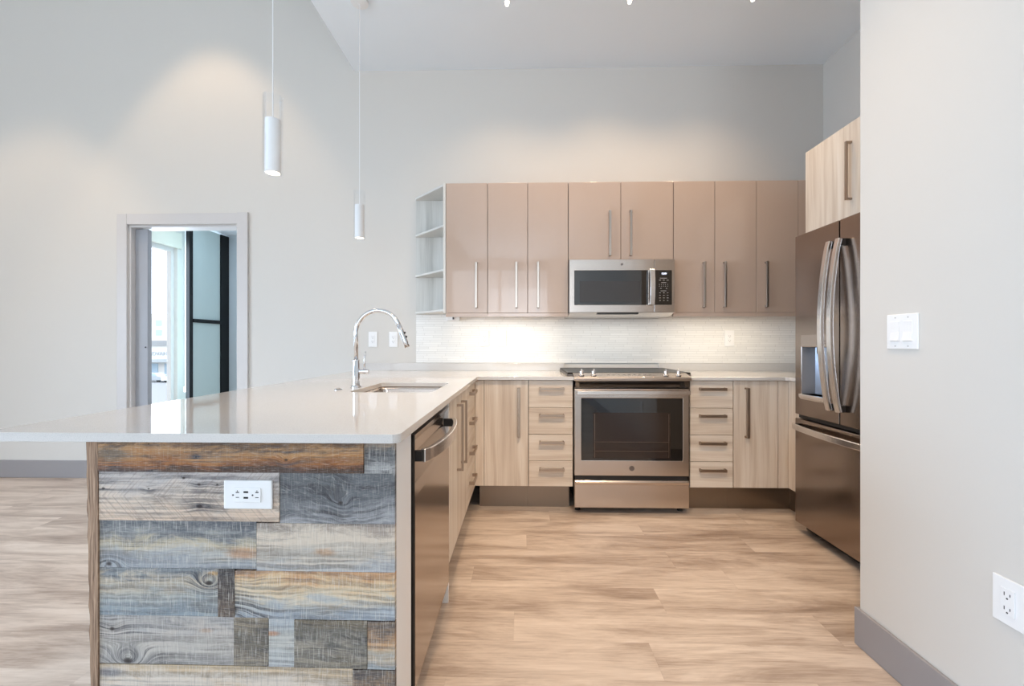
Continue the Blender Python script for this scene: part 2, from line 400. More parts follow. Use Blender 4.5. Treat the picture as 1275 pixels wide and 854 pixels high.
# the bedroom behind the doorway
b = B(); plate(b, [(W+.12, 0), (5.3, 0), (5.3, 2.44), (W+.12, 2.44)], [[(3.7, .25), (4.80, .25), (4.80, 2.21), (3.7, 2.21)]], 'X', -4.07, -3.95)
struct('wall_bedroom_left', b, M['wall'])
struct('wall_bedroom_far', bx(-4.07, -1.4, 5.18, 5.3, 0, 2.44), M['bluewall'])
struct('wall_bedroom_right', bx(-1.5, -1.4, W+.12, 5.18, 0, 2.44), M['wall'])
struct('ceiling_bedroom', bx(-4.07, -1.4, W+.12, 5.3, 2.44, 2.52), M['ceil'])
big_window('window_4', 'X', -4.04, 3.7, 4.80, .25, 2.21, 1, M['casing'])
o = obj('roller_blind', bx(-3.948, -3.925, 3.68, 4.84, 2.2, 2.38), M['blind'], None, .004); tag(o, 'rolled-up cream blind above the bedroom window', 'blind')
t = root('frosted_partition', 'frosted green glass partition in a black metal frame beyond the doorway', 'partition', (-3.63, 4.86, 0))
b = B(); box(b, -3.65, -3.61, 4.55, 4.60, 0, 2.42); box(b, -3.65, -3.61, 5.04, 5.175, 0, 2.42); obj('frame', b, M['bframe'], t)
obj('rail', bx(-3.652, -3.60, 4.60, 5.04, 1.345, 1.385), M['bframe'], t)
obj('glass_panel', bx(-3.636, -3.626, 4.60, 5.04, 1.385, 2.42), M['frost'], t)
obj('glass_panel', bx(-3.636, -3.626, 4.60, 5.04, .02, 1.345), M['frost'], t)
t = root('blind_chain', 'thin white beaded blind chain hanging beside the bedroom window', 'blind chain', (-3.75, 4.70, 0))
obj('chain', sweep(B(), [(-3.77, 4.70, .62), (-3.77, 4.70, 2.42)], circ(.004, 8), (1, 0, 0)), M['white'], t)
obj('weight', bx(-3.785, -3.755, 4.685, 4.715, .57, .63), M['white'], t, .003)

# outside, seen through the bedroom window
struct('ground_outside', bx(-200, 40, 8, 200, -5.2, -5), plain('asphalt', srgb(150, 152, 156), .9, 0, .2))
st = plain('storefront_stucco', srgb(222, 220, 216), .8); sg = plain('storefront_glass', srgb(170, 190, 205), .1)
t = root('storefront', 'low white shop building with blue-tinted shop windows across the street', 'building', (-65, 78, -5))
obj('wall', bx(-90, -40, 75, 85, -5, .7), st, t); obj('parapet', bx(-90.2, -39.8, 74.6, 85, .7, 1.6), plain('grey_parapet', srgb(150, 152, 154), .8), t)
obj('canopy', bx(-90, -40, 73, 75, -2.2, -1.7), plain('canopy_grey', srgb(170, 176, 180), .8), t)
for i in range(12): obj('window', bx(-88+i*4, -85.2+i*4, 74.9, 75, -4.9, -2.5), sg, t)
obj('sign_lettering', words('ADVANCE', 1.0, (-64.6, 74.9, -.75), FACE_Y, .04), plain('pale_sign_letters', srgb(178, 184, 190), .7), t)
t = root('apartment_tower', 'white tower with small grey windows standing far behind the shop', 'building', (-100, 118, -5))
obj('wall', bx(-118, -88, 112, 124, -5, 9), st, t)
for i in range(9):
    for j in range(2): obj('window', bx(-116+i*3, -114.4+i*3, 111.9, 112, 3.2+j*2.6, 4.7+j*2.6), sg, t)
def car(x, y, label, col):
    t = root('parked_car', label, 'car', (x, y, -5))
    body = [(-2.2, .3), (2.2, .3), (2.2, .85), (1.3, .98), (.8, 1.45), (-1.2, 1.45), (-1.8, .95), (-2.2, .9)]
    obj('body', prism(B(), [(x+p, q-5) for p, q in body], 'Y', y-.9, y+.9), col, t, .08)
    obj('window', prism(B(), [(x+p, q-5) for p, q in [(1.15, 1.0), (.72, 1.38), (-1.1, 1.38), (-1.6, 1.0)]], 'Y', y-.92, y+.92), sg, t)
    for wx in (-1.4, 1.4):
        for wy in (-.85, .75): obj('wheel', lathe(B(), [(.33, 0), (.33, .12)], (x+wx, y+wy, -4.67), 'Y', 16), M['black'], t)
car(-54, 66, 'white car parked in front of the shop', plain('car_white', srgb(230, 230, 230), .2)); car(-58.5, 66.5, 'silver car parked left of the white one', plain('car_silver', srgb(170, 176, 182), .2))

# ================================================================== handles
def bar_v(parent, x, yf, z0, z1, out=.032, w=.015, mat=None):
    """upright square bar pull on a front facing -Y"""
    b = B(); box(b, x-w/2, x+w/2, yf-out, yf-out+.010, z0, z1)
    for z in (z0, z1-.011): box(b, x-w/2, x+w/2, yf-out+.010, yf, z, z+.011)
    return obj('handle', b, mat or M['nickel'], parent, .0015)
def bar_h(parent, x0, x1, yf, z, out=.032, w=.019, mat=None):
    b = B(); box(b, x0, x1, yf-out, yf-out+.010, z-w/2, z+w/2)
    for x in (x0, x1-.011): box(b, x, x+.011, yf-out+.010, yf, z-w/2, z+w/2)
    return obj('handle', b, mat or M['bronze'], parent, .0015)
def barX(parent, y0, y1, z0, z1, xf, d, vertical, out=.032, mat=None):
    """pull on a front whose outward direction is d (+1/-1) along X"""
    b = B(); xa, xb = xf+d*(out-.010), xf+d*out
    xa, xb = min(xa, xb), max(xa, xb); xi0, xi1 = min(xf, xf+d*(out-.010)), max(xf, xf+d*(out-.010))
    box(b, xa, xb, y0, y1, z0, z1)
    if vertical:
        for z in (z0, z1-.011): box(b, xi0, xi1, y0, y1, z, z+.011)
    else:
        for y in (y0, y1-.011): box(b, xi0, xi1, y, y+.011, z0, z1)
    return obj('handle', b, mat or M['bronze'], parent, .0015)
G = .002
# ================================================================== upper cabinets
UB, UT = 1.337, 2.286
def upper(name, label, x0, x1, z0, doors, rail=True):
    t = root(name, label, 'cabinet', ((x0+x1)/2, (YU+W)/2, z0), 'glossy taupe wall cabinets')
    obj('body', bx(x0+.0005, x1-.0005, YU+.02, W, z0, UT), M['taupe_side'], t)
    if rail: obj('light_rail', bx(x0+.0005, x1-.0005, YU, YU+.03, z0-.028, z0-.001), M['taupe'], t, .001)
    for (a, c, hx, hz0, hz1) in doors:
        d = obj('door', bx(a+G, c-G, YU, YU+.019, z0+.001, UT), M['taupe'], t, .0012)
        bar_v(d, hx, YU, hz0, hz1)
    return t
upper('wall_cabinet', 'single-door taupe wall cabinet beside the open corner shelf', -.561, -.254, UB, [(-.561, -.254, -.334, 1.373, 1.705)])
upper('wall_cabinet', 'two-door taupe wall cabinet just left of the microwave', -.254, .334, UB, [(-.254, .039, -.043, 1.373, 1.705), (.039, .334, .114, 1.373, 1.705)])
upper('wall_cabinet', 'short two-door taupe wall cabinet directly above the microwave', .335, 1.091, 1.716, [(.335, .714, .632, 1.746, 2.075), (.714, 1.091, .782, 1.746, 2.075)], False)
upper('wall_cabinet', 'two-door taupe wall cabinet just right of the microwave', 1.092, 1.685, UB, [(1.092, 1.388, 1.306, 1.373, 1.70), (1.388, 1.685, 1.454, 1.373, 1.70)])
t = upper('wall_cabinet', 'single-door taupe wall cabinet in the corner by the fridge', 1.685, 2.39, UB, [(1.685, 1.981, 1.748, 1.375, 1.70)])
obj('filler_strip', bx(1.9825, 2.39, YU, YU+.019, UB+.001, UT), M['taupe'], t, .001)
# open corner shelf (slanting from the cabinet front to the wall)
t = root('corner_shelf', 'open pale grey wood corner shelf unit at the left end of the wall cabinets', 'shelf', (-.7, W-.1, 1.35))
obj('side_panel', bx(-.58, -.562, YU, W, 1.337, 2.288), M['shelf'], t, .001)
obj('back_panel', bx(-.863, -.58, W-.012, W, 1.355, 2.288), M['wood_g'], t)
for z in (1.355, 1.652, 1.978, 2.276):
    obj('shelf_board', prism(B(), [(-.863, W-.012), (-.863, W-.032), (-.58, YU+.015), (-.58, W-.012)], 'Z', z-.004, z+.012), M['shelf'], t, .001)
# cabinet over the fridge, facing left
t = root('fridge_cabinet', 'pale wood cabinet mounted above the fridge on the right wall', 'cabinet', (2.09, 2.3, 1.83))
obj('body', bx(1.81, 2.394, 1.84, 2.746, 1.80, 2.319), M['wood_v'], t)
d = obj('door', bx(1.79, 1.809, 2.297, 2.746, 1.80, 2.319), M['wood_v'], t, .0012); barX(d, 2.363, 2.378, 1.896, 2.215, 1.79, -1, True, mat=M['bronze'])
d = obj('door', bx(1.79, 1.809, 1.84, 2.294, 1.80, 2.319), M['wood_v'], t, .0012); barX(d, 2.215, 2.23, 1.896, 2.215, 1.79, -1, True, mat=M['bronze'])

# ================================================================== base cabinets
KH = .166; ZT = ZC-CT-.002
ROWS = [(.690, .868, .815), (.5125, .6875, .639), (.3375, .5095, .460), (KH, .3345, .283)]
t = root('base_cabinet', 'pale wood base cabinet with one door, in the inner corner left of the range', 'cabinet', (-.12, YB+.3, 0))
obj('body', bx(-.292, .0405, YB+.02, W-.02, KH, ZT), M['carcass'], t); obj('filler_strip', bx(XP+.001, -.256, YB, YB+.019, KH, .868), M['wood_v'], t, .001)
d = obj('door', bx(-.253, .0405-G, YB, YB+.019, KH, .868), M['wood_v'], t, .0012); bar_v(d, -.023, YB, .494, .824, mat=M['bronze'], w=.019)
obj('toe_kick', bx(-.292, .0405, YB+.08, YB+.095, 0, KH), M['kick'], t)
def drawers(label, x0, x1, hx0, hx1, kick1):
    t = root('drawer_cabinet', label, 'cabinet', ((x0+x1)/2, YB+.3, 0), 'pale wood four-drawer base cabinets')
    obj('body', bx(x0+.0005, x1-.0005, YB+.02, W-.02, KH, ZT), M['carcass'], t)
    for z0, z1, hz in ROWS:
        d = obj('drawer', bx(x0+G, x1-G, YB, YB+.019, z0, z1), M['wood_h'], t, .0012); bar_h(d, hx0, hx1, YB, hz)
    obj('toe_kick', bx(x0, kick1, YB+.08, YB+.095, 0, KH), M['kick'], t)
drawers('pale wood four-drawer cabinet immediately left of the range', .041, .336, .112, .277, .318)
drawers('pale wood four-drawer cabinet immediately right of the range', 1.103, 1.385, 1.161, 1.333, 1.385)
t = root('base_cabinet', 'pale wood base cabinet with one door, between drawers and fridge', 'cabinet', (1.6, YB+.3, 0))
obj('body', bx(1.386, 1.76, YB+.02, W-.02, KH, ZT), M['carcass'], t)
d = obj('door', bx(1.386+G, 1.674, YB, YB+.019, KH, .868), M['wood_v'], t, .0012); bar_v(d, 1.469, YB, .497, .824, mat=M['bronze'], w=.021)
obj('filler_strip', bx(1.677, 1.742, YB, YB+.019, KH, .868), M['wood_v'], t, .001)
obj('toe_kick', bx(1.386, 1.80, YB+.08, YB+.095, 0, KH), M['kick'], t)
t = root('corner_return_cabinet', 'narrow pale wood corner panel turning from the base cabinets to the fridge', 'cabinet', (2.0, 2.72, 0))
obj('panel', bx(1.743, 1.762, 2.61, YB+.019, KH, .868), M['wood_v'], t, .001); obj('body', bx(1.764, 2.39, 2.61, YB+.015, KH, ZT), M['wood_v'], t)
obj('toe_kick', bx(1.80, 1.815, 2.61, YB+.08, 0, KH), M['kick'], t)

# ---- peninsula
PY = 1.05
t = root('sink_cabinet', 'pale wood two-door sink cabinet in the peninsula beside the dishwasher', 'cabinet', (-.6, 2.12, 0))
bb = B(); box(bb, -.93, XP-.02, 1.842, 1.86, KH, ZT); box(bb, -.93, XP-.02, 2.39, 2.408, KH, ZT); box(bb, -.93, -.915, 1.86, 2.39, KH, ZT); box(bb, -.915, XP-.02, 1.86, 2.39, KH, KH+.018)
obj('body', bb, M['carcass'], t)
d = obj('door', bx(XP-.019, XP, 1.842, 2.1225, KH, .868), M['wood_v'], t, .0012); barX(d, 2.05, 2.063, .50, .822, XP, 1, True)
d = obj('door', bx(XP-.019, XP, 2.1255, 2.408, KH, .868), M['wood_v'], t, .0012); barX(d, 2.185, 2.198, .50, .822, XP, 1, True)
obj('toe_kick', bx(XP-.09, XP-.075, 1.842, 2.408, 0, KH), M['kick'], t)
obj('end_gable', bx(-.93, XP-.003, 1.828, 1.840, 0, ZT), M['endpanel'], t)
t = root('drawer_cabinet', 'pale wood four-drawer cabinet on the peninsula side, by the inner corner', 'cabinet', (-.6, 2.6, 0), 'pale wood four-drawer base cabinets')
obj('body', bx(-.93, XP-.02, 2.41, 2.80, KH, ZT), M['carcass'], t)
for z0, z1, hz in ROWS:
    d = obj('drawer', bx(XP-.019, XP, 2.411, 2.80, z0, z1), M['wood_h'], t, .0012); barX(d, 2.53, 2.70, hz-.010, hz+.010, XP, 1, False)
obj('filler_strip', bx(XP-.019, XP, 2.803, YB, KH, .868), M['wood_v'], t, .001)
obj('toe_kick', bx(XP-.09, XP-.075, 2.41, YB+.08, 0, KH), M['kick'], t)
# blind corner carcass joining the two runs
t = root('corner_cabinet', 'blind corner carcass under the counter where both runs meet', 'cabinet', (-.62, 3.1, 0)); obj('body', bx(-.93, -.335, 2.935, W-.02, KH, ZT), M['wood_v'], t); obj('plinth', bx(-.90, -.41, 2.95, W-.02, 0, KH), M['kick'], t)
o = obj('end_panel', bx(-1.06, XP, 1.0635, 1.204, 0, ZT), M['endpanel'], None, .002); tag(o, 'pale upright end panel between reclaimed wood and dishwasher', 'panel')
o = obj('back_panel', bx(-1.06, -.935, 1.206, W-.02, 0, ZT), M['endpanel'], None, .002); tag(o, 'plain panel closing the seating side of the peninsula', 'panel')
# dishwasher
t = root('dishwasher', 'stainless dishwasher with a bowed handle in the peninsula', 'dishwasher', (-.6, 1.53, 0))
obj('body', bx(-.90, XP-.045, 1.236, 1.822, .085, .862), M['body'], t)
dz0, dz1 = .085, .848
# door skin: gently hollowed near the top behind the handle
path = []
prof = [(XP-.042, dz0), (XP-.004, dz0), (XP, dz0+.01), (XP, .66), (XP-.002, .70), (XP-.012, .735), (XP-.022, .775), (XP-.018, .815), (XP-.004, .838), (XP, .846), (XP-.042, .848)]
bm = B(); prism(bm, [(p, q) for p, q in prof], 'Y', 1.25, 1.826)
d = obj('door', bm, M['steel_side'], t)
obj('door_edge', bx(XP-.042, XP-.001, 1.238, 1.2498, dz0, .848), M['dark'], t)
hp = []
for i in range(25):
    u = i/24; y = 1.268+(1.808-1.268)*u; hp.append((XP+.018+.040*math.sin(math.pi*u)**.62, y, .780))
hb = sweep(B(), hp, rect(.040, .016), (0, 0, 1)); hd = obj('handle', hb, M['bright'], d, .003)
b = B(); box(b, XP-.018, XP+.016, 1.262, 1.276, .764, .795); box(b, XP-.018, XP+.016, 1.80, 1.814, .764, .795); obj('handle_mount', b, M['dark'], hd)
obj('toe_panel', bx(XP-.075, XP-.06, 1.236, 1.822, .005, .085), M['black'], t)
for y in (1.27, 1.79): obj('foot', lathe(B(), [(.016, 0), (.016, .012), (.008, .014), (.008, .086)], (-.80, y, 0)), M['black'], t)

# ---- reclaimed wood cladding on the peninsula end
t = root('reclaimed_wood_cladding', 'weathered multicoloured barn wood boards covering the peninsula end', 'wood cladding', (-.70, PY, 0))
def ux(u): return -1.064+(u-124)/368*.749
TX, TZ = -.70, 0
def bp(u, v): return (ux(u)-TX, 1.1151+(427.4-v)*1.05/532.1)
def brd(u0, u1, v0, v1, mat, y=0.0, label=None):
    x0 = ux(u0); x1 = ux(u1); z1 = 1.1151+(427.4-v0)*1.05/532.1; z0 = 1.1151+(427.4-v1)*1.05/532.1
    if v0 < 556: z1 = ZT
    return obj('board', bx(x0+.0002, x1-.0002, PY-y, PY+.013, max(z0+.0002, 0), z1-.0002), mat, t, .0005, label=label)
def K(u, v, r, a): x, z = bp(u, v); return (x, z, r, a)
def BB(u0, u1, v0, v1, name, zones, label, y=0, acc=None, accp=None, knots=(), **kw):
    z1 = 1.1151+(427.4-v0)*1.05/532.1; z0 = 1.1151+(427.4-v1)*1.05/532.1
    a = (*bp(*accp[:2]), accp[2]) if accp else (0, 0, .03)
    brd(u0, u1, v0, v1, barn_board(name, zones, z0, z1, acc, a, [K(*k) for k in knots], **kw), y, label)
BB(124, 454, 552, 590.5, 'brown_board', [(84, 54, 30), (150, 92, 42), (176, 122, 68), (190, 146, 98), (120, 90, 62)], 'brown board with a knot', .004, (92, 86, 74), (140, 568, .035), [(359, 574, .0045, .012), (188, 555, .002, 0), (247, 571, .002, 0), (146, 584, .0025, 0), (192, 588, .002, 0)], freq=20, warp=.006, seed=1, dark=.4, mesh=.06)
BB(454, 492, 552, 591.5, 'small_grey_board', [(176, 180, 186), (120, 124, 130), (88, 92, 98), (170, 154, 138)], 'short dark grey board', seed=2, dark=.45, mesh=.3)
BB(124, 350, 590.5, 652.5, 'bleached_board', [(222, 198, 178), (220, 204, 190), (206, 196, 190), (190, 186, 188)], 'bleached board with slanting saw marks', .002, (112, 104, 104), (250, 615, .016), [(187, 612, .0025, .004), (231, 598, .0035, .0), (273, 606, .003, .004), (251, 634, .006, -.004), (250, 606, .004, .004), (130, 612, .004, .0)], freq=18, warp=.012, saw=.42, seed=3, dark=.34, diag=.9, mesh=.08)
BB(350, 492, 590.5, 654.5, 'slate_board', [(158, 162, 172), (118, 124, 134), (100, 106, 116), (98, 104, 112)], 'slate grey board with swirling grain', 0, None, None, [(425, 628, .006, .03)], freq=13, warp=.10, seed=4, dark=.45, mesh=.14)
BB(124, 321, 652.5, 713, 'blue_grey_board', [(160, 170, 184), (186, 188, 188), (198, 186, 162), (150, 156, 160), (112, 120, 132)], 'blue-grey board with yellow streaks', 0, (188, 134, 84), (305, 693, .03), [(136, 708, .007, -.04)], freq=18, warp=.03, seed=5, dark=.25)
BB(321, 492, 654.5, 715, 'cream_board', [(178, 184, 194), (202, 196, 188), (216, 204, 190), (218, 206, 192), (176, 162, 152)], 'cream board', 0, (196, 150, 104), (405, 690, .02), (), freq=14, warp=.035, seed=6, dark=.16)
BB(124, 273, 713, 773.5, 'pale_blue_board', [(138, 158, 176), (160, 172, 180), (176, 180, 178), (196, 184, 166), (126, 138, 150)], 'pale blue board', 0, (210, 160, 80), (268, 719, .012), [(262, 731, .007, .05)], freq=18, warp=.03, seed=7, dark=.25)
BB(273, 294, 713, 774, 'dark_offcut', [(110, 92, 78), (84, 74, 68), (66, 60, 58)], 'dark brown offcut', .001, None, None, (), seed=8, dark=.5)
BB(294, 492, 715, 775.5, 'honey_board', [(156, 172, 192), (182, 188, 192), (220, 206, 182), (224, 196, 158), (206, 160, 116)], 'honey and blue board', 0, (176, 184, 192), (480, 765, .03), [(289, 765, .016, -.03)], freq=15, warp=.05, seed=9, dark=.16)
BB(124, 293, 773.5, 835, 'silver_board', [(176, 174, 174), (192, 188, 184), (196, 190, 186), (178, 178, 182)], 'silver grey board with two knots', 0, (206, 176, 150), (258, 791, .012), [(140, 791, .006, .010), (160, 831, .010, .06)], freq=20, warp=.02, seed=10, dark=.22)
BB(293, 336, 774, 835, 'olive_offcut', [(152, 142, 126), (110, 104, 94), (150, 138, 118)], 'olive-brown offcut', .001, (62, 60, 60), (332, 790, .02), (), seed=11, warp=.05, dark=.35)
BB(336, 368, 775, 836, 'ice_offcut', [(186, 196, 206), (196, 198, 196), (168, 182, 198)], 'ice blue offcut', 0, (196, 124, 58), (340, 794, .014), (), seed=12, dark=.12)
BB(368, 458, 776, 836, 'moss_offcut', [(128, 120, 106), (158, 152, 140), (112, 110, 104), (124, 114, 96)], 'moss grey offcut', .0015, (66, 66, 66), (415, 806, .02), (), seed=13, warp=.06, dark=.35, mesh=.24)
BB(458, 492, 777, 837, 'tan_offcut', [(164, 178, 190), (204, 186, 160), (200, 160, 120), (130, 112, 96)], 'tan offcut', seed=14, warp=.04, dark=.2)
BB(124, 440, 836, 899, 'wide_cream_board', [(196, 186, 176), (214, 204, 194), (222, 212, 202), (212, 190, 160)], 'wide cream board', 0, (110, 116, 130), (136, 846, .03), (), freq=15, seed=15, dark=.12)
BB(440, 492, 838, 899, 'umber_offcut', [(130, 110, 88), (184, 148, 104), (110, 100, 94)], 'umber offcut', seed=16, dark=.35)
BB(124, 300, 899, 960, 'lower_grey_board', [(150, 150, 154), (190, 184, 178)], 'grey board near the floor', seed=17)
BB(300, 492, 899, 960, 'lower_tan_board', [(140, 124, 106), (200, 180, 154)], 'tan board near the floor', seed=18)
BB(124, 492, 960, 993, 'lowest_board', [(110, 98, 90), (170, 154, 136)], 'lowest board at the floor', seed=19)
# rough sawn corner trim, its outer edge slightly wavy
def trim_mat():
    n = NT('rough_trim_wood'); x = n.sep(n.obj())
    w = n.noise(n.vec(n.math('MULTIPLY', x[0], 20), 0, n.math('MULTIPLY', x[2], 7)), 1, 3)
    a = n.math('ADD', x[0], n.math('MULTIPLY', w, .02))
    f = n.noise(n.vec(n.math('MULTIPLY', a, 260), 1, n.math('MULTIPLY', x[2], 7)), 1, 4, .65)
    c = n.ramp(f, [(.32, srgb(84, 64, 50)), (.46, srgb(140, 112, 90)), (.6, srgb(176, 146, 120)), (.72, srgb(196, 166, 140))]); n.bump(f, .5, .0015)
    return n.fin(c, .8)
bm = B(); n_ = 40; L = []
for i in range(n_+1):
    z = ZT*i/n_; xo = -1.078+(-.016)*(z/ZT)+.0012*math.sin(i*1.7)+.0008*math.sin(i*4.1)
    L.append((xo, z))
prism(bm, [(-1.0645, 0)]+[(-1.0645, ZT)]+[(x, z) for x, z in reversed(L)], 'Y', PY-.004, PY+.16)
obj('corner_trim', bm, trim_mat(), t, 0, label='rough brown corner strip')

# ================================================================== worktops
def arc(cx, cy, r, a0, a1, n=6): return [(cx+r*math.cos(math.radians(a0+(a1-a0)*i/n)), cy+r*math.sin(math.radians(a0+(a1-a0)*i/n))) for i in range(n+1)]
YF = 1.0236; XE = -.2965
outer = arc(-1.344+.02, YF+.02, .02, 180, 270)+arc(XE-.022, YF+.022, .022, 270, 360)+[(XE, YC-.012), (XE+.012, YC), (.336, YC), (.336, W), (-1.344, W)]
sink_hole = rrect(-.785, -.405, 1.905, 2.375, .03)
t = root('countertop', 'glossy white quartz countertop running over the peninsula up to the range', 'countertop', (-.8, 2.2, ZC-CT))
obj('slab', plate(B(), outer, [sink_hole], 'Z', ZC-CT, ZC), M['quartz'], t, .0025, seg=3)
obj('upstand', bx(-1.344, .336, W-.02, W, ZC, .955), M['quartz'], t, .001)
t = root('countertop', 'short white quartz countertop between range and fridge', 'countertop', (1.8, 3.1, ZC-CT))
outer = [(1.089, YC), (1.705, YC), (1.722, YC-.017), (1.722, 2.605), (2.392, 2.605), (2.392, W), (1.089, W)]
obj('slab', plate(B(), outer, [], 'Z', ZC-CT, ZC), M['quartz'], t, .002)
obj('upstand', bx(1.089, 2.392, W-.02, W, ZC, .955), M['quartz'], t, .001)
b = bx(-.863, 2.392, W-.008, W-.0005, .956, 1.35); o = obj('tile_backsplash', b, M['tile']); tag(o, 'thin horizontal white mosaic tile backsplash behind range and counters', 'backsplash')
# sink bowl
t = root('sink', 'undermount stainless steel sink let into the peninsula countertop', 'sink', (-.6, 2.14, .70))
def bowl(x0, x1, y0, y1, r, z0, z1):
    bm = B(); rings = []
    for (d, z) in ((-.012, z1), (0, z1), (.003, z1-.02), (.008, z0+.04), (.03, z0+.008), (.06, z0)):
        rings.append([bm.verts.new((px, py, z)) for px, py in rrect(x0+d, x1-d, y0+d, y1-d, max(r, .02)+abs(d)*.3)])
    k = len(rings[0])
    for A, C in zip(rings, rings[1:]):
        for i in range(k): bm.faces.new((A[i], A[(i+1) % k], C[(i+1) % k], C[i]))
    bm.faces.new(rings[-1]); return bm
obj('bowl', bowl(-.787, -.403, 1.903, 2.377, .03, .70, ZC-CT-.0005), M['steel'], t, smooth=True)
obj('drain', lathe(B(), [(.045, 0), (.045, .003), (.02, .004)], (-.6, 2.14, .7005)), M['chrome'], t)
# faucet
FX, FY = -.824, 2.10
t = root('faucet', 'tall chrome gooseneck pull-down faucet behind the sink', 'faucet', (FX, FY, ZC))
obj('base', lathe(B(), [(.026, 0), (.026, .006), (.0185, .012), (.0185, .135), (.016, .139)], (FX, FY, ZC)), M['chrome'], t, smooth=False)
pth = [(FX, FY, ZC+.139), (FX, FY, 1.165)]; cx, cz, rr = FX+.112, 1.165, .112
for i in range(1, 22):
    a = math.pi-(math.pi*0.90)*i/21; pth.append((cx+rr*math.cos(a), FY-.012*i/21, cz+rr*1.0*math.sin(a)))
obj('spout', sweep(B(), pth, lambda u: circ(.0105, 16), (0, 1, 0)), M['chrome'], t, smooth=True)
e = Vector(pth[-1]); dv = (Vector(pth[-1])-Vector(pth[-2])).normalized()
obj('spray_head', sweep(B(), [e-dv*.005, e+dv*.03, e+dv*.08, e+dv*.112], lambda u: circ(.0120+.001*u, 16), (0, 1, 0)), M['chrome'], t, smooth=True)
sh = B()
for k in (.035, .056):
    p = e+dv*k; lathe(sh, [(.005, .012), (.005, .0185)], (p.x, p.y, p.z), 'X', 10)
obj('spray_button', sh, M['black'], t)
b = B(); lathe(b, [(.011, .017), (.011, .05), (.013, .052), (.013, .062)], (FX, FY-.0, .975), 'X', 18)
lv = obj('lever_mount', b, M['chrome'], t); obj('lever', sweep(B(), [(FX+.040, FY, .985), (FX+.042, FY, 1.03), (FX+.046, FY+.002, 1.075)], circ(.0035, 10), (0, 1, 0)), M['chrome'], lv, smooth=True)
t = root('air_switch', 'small round chrome button set in the counter left of the faucet', 'button', (-.862, 1.99, ZC))
obj('ring', lathe(B(), [(.019, 0), (.019, .003), (.016, .005), (.012, .005)], (-.865, 1.99, ZC)), M['chrome'], t); obj('button', lathe(B(), [(.011, .0052), (.010, .008)], (-.865, 1.99, ZC)), M['bronze'], t)

# ================================================================== range
t = root('range', 'stainless slide-in electric range with four front knobs', 'range', (.712, 3.1, 0))
RF = 2.80
obj('body', bx(.352, 1.072, RF+.05, W-.03, .045, .88), M['body'], t)
# oven door with window hole
dx0, dx1, z0, z1 = .341, 1.082, .252, .818
d = obj('oven_door', plate(B(), [(dx0, z0), (dx1, z0), (dx1, z1), (dx0, z1)], [[(.386, .352), (1.041, .352), (1.041, .757), (.386, .757)]], 'Y', RF, RF+.045), M['steel'], t, .003)
obj('window_glass', bx(.387, 1.040, RF+.002, RF+.008, .353, .756), M['blackglass'], d)
wi = obj('inner_window', bx(.462, .962, RF+.0012, RF+.0019, .365, .663), M['ovenwin'], d)
b = B()
for zz in (.41, .47): box(b, .47, .955, RF+.0004, RF+.0011, zz, zz+.004)
box(b, .470, .474, RF+.0004, RF+.0011, .37, .655); box(b, .950, .954, RF+.0004, RF+.0011, .37, .655)
obj('oven_rack', b, M['rack'], wi)
obj('emblem', lathe(B(), [(.0165, -.0035), (.0165, 0)], (.712, RF, .301), 'Y', 28), M['emblem'], d)
b = sweep(B(), [(.352, RF-.045, .797), (1.071, RF-.045, .797)], [(-.014, -.010), (.008, -.013), (.014, -.004), (.014, .008), (-.012, .010)], (0, 0, 1))
hd = obj('handle', b, M['steel'], d, .002); b = B(); box(b, .352, .380, RF-.042, RF, .786, .808); box(b, 1.043, 1.071, RF-.042, RF, .786, .808); obj('handle_mount', b, M['steel'], hd, .002)
# storage drawer
d = obj('storage_drawer', bx(.341, 1.082, RF, RF+.045, .042, .222), M['steel'], t, .003)
pr = [(RF, .192), (RF-.012, .198), (RF-.016, .214), (RF-.008, .224), (RF, .224)]
obj('drawer_lip', prism(B(), [(y, z) for y, z in pr], 'X', .345, 1.078), M['steel'], d, .001)
obj('vent_gap', bx(.346, 1.077, RF+.012, RF+.05, .222, .252), M['dark'], t)
# recessed black strip under the control nose
pr = [(RF+.012, .822), (RF-.014, .872), (RF+.05, .872), (RF+.05, .822)]
obj('control_strip', prism(B(), pr, 'X', .343, 1.082), M['blackglass'], t)
pr = [(RF-.022, .872), (RF-.024, .886), (RF-.016, .897), (RF+.072, .917), (RF+.09, .917), (RF+.09, .872)]
obj('control_panel', prism(B(), pr, 'X', .3365, 1.0885), M['steel'], t, .001)
for i, x in enumerate((.389, .468, .938, 1.020)):
    zc = .907; yc = RF+.018
    k = obj('knob', lathe(B(), [(.019, 0), (.019, .006), (.0145, .010), (.0135, .030), (.011, .033)], (x, yc, zc-.004), 'Z', 22), M['steel'], t, smooth=False)
    obj('knob_grip', bx(x-.004, x+.004, yc-.014, yc+.014, zc+.026, zc+.038), M['bright'], k, .002)
b = B()
for i in range(9): box(b, .56+i*.034, .575+i*.034, RF+.03, RF+.036, .9085, .9092)
obj('printed_marks', b, M['emblem'], t)
obj('cooktop', bx(.300, 1.125, RF+.075, W-.022, .8965, .9085), M['body'], t, .001)
obj('glass_top', bx(.303, 1.122, RF+.076, W-.024, .9085, .920), plain('cooktop_glass', srgb(20, 18, 18), .35, 0, .1, Specular_IOR_Level=.15), t, .002)
for x in (.37, 1.05):
    for y in (RF+.08, W-.09): obj('foot', lathe(B(), [(.018, 0), (.018, .012), (.009, .014), (.009, .05)], (x, y, 0)), M['black'], t)
